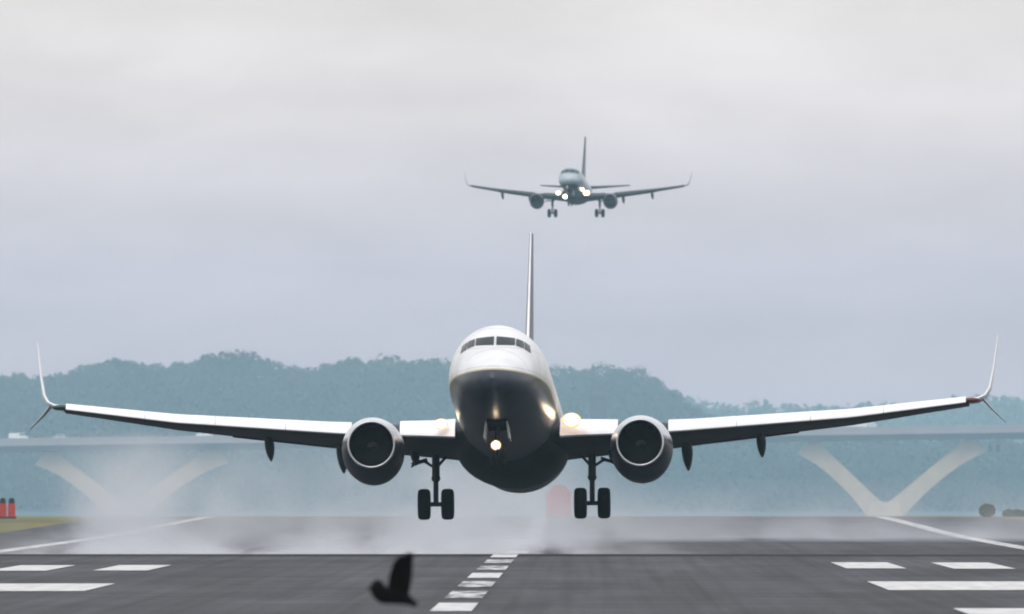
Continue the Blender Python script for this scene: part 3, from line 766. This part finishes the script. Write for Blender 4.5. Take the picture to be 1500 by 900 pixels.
J2 = dict(name='airliner', label='small distant grey airliner approaching to land in the sky above', att=(4.5, 0.0, 3.4),
    nose=(px_x(833, 3370), 3370.0, px_z(258, 3370)), len=36.2,
    w=[(0, .012), (.15, .36), (.5, .68), (1, .95), (1.6, 1.15), (2.2, 1.28), (2.8, 1.38), (3.6, 1.46), (5, 1.51), (22.5, 1.51), (27, 1.4), (31, 1.0), (34, .55), (36, .2), (36.2, .1)],
    top=[(0, -.45), (.15, -.22), (.5, 0), (1, .25), (1.5, .5), (2.0, .85), (2.5, 1.2), (3.1, 1.45), (4, 1.6), (6, 1.7), (25, 1.7), (30, 1.6), (34, 1.4), (36.2, 1.1)],
    bot=[(0, -.5), (.15, -.8), (.5, -1.02), (1, -1.22), (1.6, -1.37), (2.4, -1.5), (3.6, -1.6), (5, -1.68), (21, -1.68), (26, -1.2), (31, -.2), (34, .45), (36.2, .9)],
    panes=[((.02, 1.08), (.68, 1.04), (.72, .54), (.02, .56)), ((.71, 1.03), (1.12, .88), (1.22, .42), (.75, .53))],
    fairing=(9.5, 21, 1.75, 2.25), fz=.9,
    wing=[(.8, 10.7, -1.45, 7.0, .12, .55), (1.6, 11.2, -1.42, 6.2, .12, .52), (4.7, 13.0, -1.12, 4.4, .115, .40), (10.0, 16.2, -.25, 2.6, .105, .27), (13.4, 18.4, .42, 1.5, .10, .18)],
    inc=2.0, slats=[(1.7, 3.9), (5.0, 8.6), (8.64, 13.2)],
    flaps=[(1.7, 4.2, 1.4, 1.2, -28), (4.9, 9.9, 1.2, .9, -28)],
    tracks=[(5.9, 2.4, .20, .75), (9.5, 2.2, .18, .7)],
    winglet=[(13.35, 18.4, .42, 1.45, 4), (13.8, 18.7, .52, 1.3, 25), (14.1, 19.0, .8, 1.1, 60), (14.25, 19.5, 1.4, .8, 78), (14.45, 20.1, 2.3, .42, 82)],
    navlight=(13.4, 18.5, .42), engine=(4.65, 9.3, -2.2, .80), nacelle=livery('second_nacelle_paint', (.03, .035, .04), (.03, .03, .03), (.015, .016, .02), 2.2, .05), pylon_m=M['wing'],
    gear_x=3.0, gear_y=16.0, gear_z=-3.82, wheel_r=.52, wheel_w=.42, wheel_gap=.80, gear_top=-1.3, gk=1.0,
    lamps=([(-1.95, 10.9, -1.2, .26, M['lamp_white'])], [(1.62, 10.6, -1.2, .36, M['lamp_warm']), (1.2, 9.0, -.75, .18, M['lamp_warm'])]),
    tail=[(.3, 31.4, 1.45, 3.8), (5.7, 34.6, 1.95, 1.4)],
    fin=[(26.0, 1.5, 8.4, .03), (28.6, 2.1, 5.9, .08), (34.2, 8.1, 2.1, .09)], fin_m=M['navy'],
    ng=(3.2, -3.55, .36), taxi=(-.62, 3.0, -2.35, .30),
    livery=livery('second_body_shaded', (0.33, 0.38, 0.42), (0.1, 0.1, 0.12), (0.02, 0.018, 0.02), 3.82 - 1.0, .05),  # underside shade is put into the lower body and belly colours
    belly_m=mat('second_belly_shaded', (0.02, 0.018, 0.02), .5, 0, .2, .1), upper_m=M['winglet'], lip_m=M['duct'], wing_m=mat('second_wing', (.02, .022, .024), .6, 0, .1, .2, 1), winglet_m=mat('second_winglet', (.3, .31, .33), .5), slat_m=mat('second_slat', (.045, .05, .05), .5, 0, .2, .1))
airliner(J2)

# ------------------------------------------------------------------ the bird, flying left across the foreground
YB = 272.0
def bird():
    s_ = FPX / YB
    P_ = lambda px, py: (px_x(px, YB) - px_x(578, YB), -(py - 868) / s_)     # x, z about the bird's middle
    b = MB(); rings = []
    body = [(538.5, 862.5, .7, .7), (542.3, 862, 2.4, 2.4), (544.5, 863.5, 8, 7), (548, 863.5, 13, 10), (553, 865, 16.5, 12), (559, 868, 16.5, 13), (566, 872.5, 12.5, 13), (575, 873, 12, 12), (588, 873.5, 12, 11), (597, 877, 9.5, 9), (604, 882, 6, 8), (611, 887.5, 2, 8)]
    for px, py, hz, hw in body:
        x, z = P_(px, py)
        rings.append([(x, hw / s_ * cos(2*pi*k/16), z + hz / s_ * sin(2*pi*k/16)) for k in range(16)])
    b.loft(rings)
    for sy, sh in ((-1, 0), (1, 4)):
        # spine of the raised wing: front edge, back edge, at five stations from shoulder to tip
        wing = [((566, 870), (599, 873), .012), ((568.5, 852), (601.5, 858), .010), ((570.5, 840), (602.5, 842), .009), ((574.5, 827), (602.5, 829), .007), ((580, 818.5), (602, 819.5), .006), ((587, 814), (600.5, 814.5), .004)]
        rings = []
        for i, (f_, a_, th_) in enumerate(wing):
            t = i / 5; y = sy * (.03 + .17 * t ** .9)
            (x0, z0), (x1, z1) = P_(f_[0] + sh * t, f_[1]), P_(a_[0] + sh * t, a_[1])
            r_ = []
            for k in range(12):
                a = 2 * pi * k / 12; u = .5 - .5 * cos(a)
                r_.append((x0 + (x1 - x0) * u, y + th_ * 1.3 * sin(a) , z0 + (z1 - z0) * u))
            rings.append(r_)
        b.loft(rings)
        for i in range(7):                                           # flight feathers past the trailing edge and tip
            t = .30 + .70 * i / 6; q = t * 5; k = min(4, int(q)); u = q - k; y = sy * (.03 + .17 * t ** .9)
            f0 = [wing[k][0][j] + (wing[k + 1][0][j] - wing[k][0][j]) * u for j in (0, 1)]; a0 = [wing[k][1][j] + (wing[k + 1][1][j] - wing[k][1][j]) * u for j in (0, 1)]
            x0, z0 = P_((f0[0] + a0[0]) / 2 + sh * t, (f0[1] + a0[1]) / 2); x1, z1 = P_(a0[0] + 2.6 - 1.5 * t + sh * t, a0[1] - 1.5 - 3.5 * t)
            b.tube([(x0, y, z0), ((x0 + x1) / 2, y, (z0 + z1) / 2), (x1, y, z1)], [.012, .011, .004], 8)
    for i in range(4):                                               # tail feathers
        x0, z0 = P_(598, 877); x1, z1 = P_(613.5 - 2.2 * i, 884.5 + 2.0 * i)
        b.tube([(x0, .012 * (i - 1.5), z0), (x1, .022 * (i - 1.5), z1)], [.014, .006], 8)
    o = b.build('bird', M['black_feather'], None, True)
    md = o.modifiers.new('fuse', 'REMESH'); md.mode = 'VOXEL'; md.voxel_size = .0045; md.use_smooth_shade = True
    dg = bpy.context.evaluated_depsgraph_get(); me = bpy.data.meshes.new_from_object(o.evaluated_get(dg))
    old = o.data; o.modifiers.clear(); o.data = me; bpy.data.meshes.remove(old)
    if not me.materials: me.materials.append(M['black_feather'])
    o.location = (px_x(578, YB), YB, px_z(868, YB))
    tag(o, 'black bird with raised wings flying low over the runway', 'bird')
bird()

# ------------------------------------------------------------------ small things at the far end of the airfield
def red_box(px, label):
    Y = 1780.0; x = px_x(px, Y); z0 = prof(Y) - .03
    r = empty('marker_box', (x, Y, z0)); tag(r, label, 'marker box', 'red marker boxes')
    MB().box((0, 0, .5), (.50, .5, 1.0), taper=.92).build('box', M['red_paint'], r, False)
    MB().box((0, 0, 1.06), (.40, .4, .12)).lathe([(1.1, .16), (1.2, .2), (1.32, .18), (1.4, .01)], (0, 0, 0), 'z', 14).build('cap', M['black_paint'], r)
    MB().box((0, 0, .06), (.6, .6, .14)).build('base', M['black_paint'], r, False)
red_box(4, 'red marker box with black cap at the left picture edge'); red_box(17, 'red marker box with black cap, the right one of the pair on the grass')
# red hut seen through the spray
Y = 1840.0; hx = px_x(818, Y); hut = empty('equipment_hut', (hx, Y, -.05))
tag(hut, 'red equipment hut past the runway end, veiled by spray', 'hut')
MB().box((0, 0, .75), (1.7, 2.2, 1.5)).build('wall', M['red_paint'], hut, False)
MB().loft([[(-.95, y, 1.5), (.95, y, 1.5), (.45, y, 2.15), (-.2, y, 2.2)] for y in (-1.2, 1.2)]).build('roof', M['roof'], hut, False)
MB().box((.2, -1.12, .6), (.7, .06, 1.15)).build('door', M['roof'], hut, False)
# dark shrubs on the right
def shrub(px, py0, Y, w_, h_, label, lobes):
    r = empty('shrub', (px_x(px, Y), Y, prof(min(Y, 1860)) - .05)); tag(r, label, 'shrub')
    b = MB(); rn = random.Random(int(px))
    for i in range(lobes):
        cx = (i - (lobes - 1) / 2) * w_ / lobes
        leaf_cloud(b, (cx, 0, h_ * .5), (w_ / lobes * .62, w_ / lobes * .6, h_ * .52), 700, .07, rn)
    b.build('foliage', M['leaf'][0], r, False)
    MB().tube([(0, 0, -.1), (.02, 0, h_ * .5)], [.05, .02], 8).build('stem', M['bark'], r)
shrub(1446, 0, 1830, .9, .9, 'dark round shrub by the runway end on the right', 1)
shrub(1498, 0, 1835, 2.6, .5, 'low dark hedge-like shrub at the right picture edge', 4)

# ------------------------------------------------------------------ air: haze over everything, spray behind the jet
def volume_box(name, lo, hi, m):
    b = MB(); b.box(tuple((a + c) / 2 for a, c in zip(lo, hi)), tuple(c - a for a, c in zip(lo, hi)))
    o = b.build(name, m, None, False); return o
def vol_mat(name, col, dens, aniso=0.0):
    m = bpy.data.materials.new(name); m.use_nodes = True; t = m.node_tree
    for n in list(t.nodes):
        if n.type == 'BSDF_PRINCIPLED': t.nodes.remove(n)
    v = t.nodes.new('ShaderNodeVolumePrincipled'); v.inputs['Color'].default_value = (*col, 1); v.inputs['Density'].default_value = dens
    v.inputs['Anisotropy'].default_value = aniso
    t.links.new(v.outputs[0], [n for n in t.nodes if n.type == 'OUTPUT_MATERIAL'][0].inputs['Volume'])
    return m, t, v
hm, _, _ = vol_mat('haze_air', (0.55, 0.83, 0.98), 3.2e-5)
tag(volume_box('haze', (-640, -70, -12.5), (640, 12560, 56), hm), 'pale blue haze hanging over the airfield and river', 'haze', kind='stuff')

mm, _, _ = vol_mat('added_river_mist_air', (0.56, 0.80, 0.97), 6.8e-5)  # extra mist volume, added to fade the background behind the jets
tag(volume_box('added_river_mist', (-610, 2300, -11.6), (610, 11500, 37), mm), 'blue mist added over the river to fade the woods and bridge', 'mist', kind='stuff')

def spray(name, label, lo, hi, dens, col, nsc, lo_t, hi_t, fx, fz):
    m, t, v = vol_mat(name + '_water', col, 0.0, 0.2)
    c = t.nodes.new('ShaderNodeTexCoord'); mp = t.nodes.new('ShaderNodeMapping'); mp.inputs['Scale'].default_value = nsc
    n = t.nodes.new('ShaderNodeTexNoise'); n.inputs['Scale'].default_value = 1; n.inputs['Detail'].default_value = 4; n.inputs['Distortion'].default_value = .6
    r = t.nodes.new('ShaderNodeMapRange'); r.inputs[1].default_value = lo_t; r.inputs[2].default_value = hi_t; r.inputs[3].default_value = 0; r.inputs[4].default_value = dens
    t.links.new(c.outputs['Object'], mp.inputs[0]); t.links.new(mp.outputs[0], n.inputs['Vector']); t.links.new(n.outputs['Fac'], r.inputs[0])
    g_ = t.nodes.new('ShaderNodeSeparateXYZ'); t.links.new(c.outputs['Generated'], g_.inputs[0])
    def fade(sock, pts):
        cr = t.nodes.new('ShaderNodeFloatCurve'); cu = cr.mapping.curves[0]
        while len(cu.points) > 2: cu.points.remove(cu.points[1])
        cu.points[0].location = pts[0]; cu.points[1].location = pts[-1]
        for p in pts[1:-1]: cu.points.new(*p)
        cr.mapping.update(); t.links.new(sock, cr.inputs['Value']); return cr
    k = r
    for ax, pts in (('X', fx), ('Y', [(0, 0), (.2, 1), (.8, 1), (1, 0)]), ('Z', fz)):
        q = t.nodes.new('ShaderNodeMath'); q.operation = 'MULTIPLY'
        t.links.new(k.outputs[0], q.inputs[0]); t.links.new(fade(g_.outputs[ax], pts).outputs[0], q.inputs[1]); k = q
    t.links.new(k.outputs[0], v.inputs['Density'])
    o = volume_box(name, lo, hi, m); tag(o, label, 'spray', kind='stuff'); return o
WET = (.76, .78, .83)
spray('spray', 'white water spray blown up behind the jet over the wet runway', (-26, 1120, -.40), (4.0, 1300, 5.0), .034, WET, (.26, .010, .30), .34, .70,
      [(0, 0), (.06, .06), (.12, .45), (.18, 1), (.25, .8), (.36, .32), (.52, .42), (.66, .95), (.77, 1), (.81, .5), (.88, .2), (1, 0)], [(0, 1), (.2, .85), (.45, .55), (.75, .28), (1, 0)])
spray('spray', 'thin grey spray drifting low over the right half of the runway', (-3.0, 1305, -.40), (24, 1420, 2.8), .020, WET, (.20, .012, .4), .28, .74,
      [(0, 0), (.15, .8), (.8, 1), (1, 0)], [(0, 1), (.3, .6), (.6, .25), (1, 0)])
spray('spray', 'low white sheet of spray hugging the ground beyond the runway crest', (-26, 1050, -.42), (6, 1125, 1.1), .085, (.84, .86, .90), (.34, .01, 1.2), .36, .66,
      [(0, 0), (.1, .25), (.2, 1), (.6, 1), (.74, .7), (.86, .15), (1, 0)], [(0, 1), (.15, .75), (.35, .28), (.6, .07), (1, 0)])
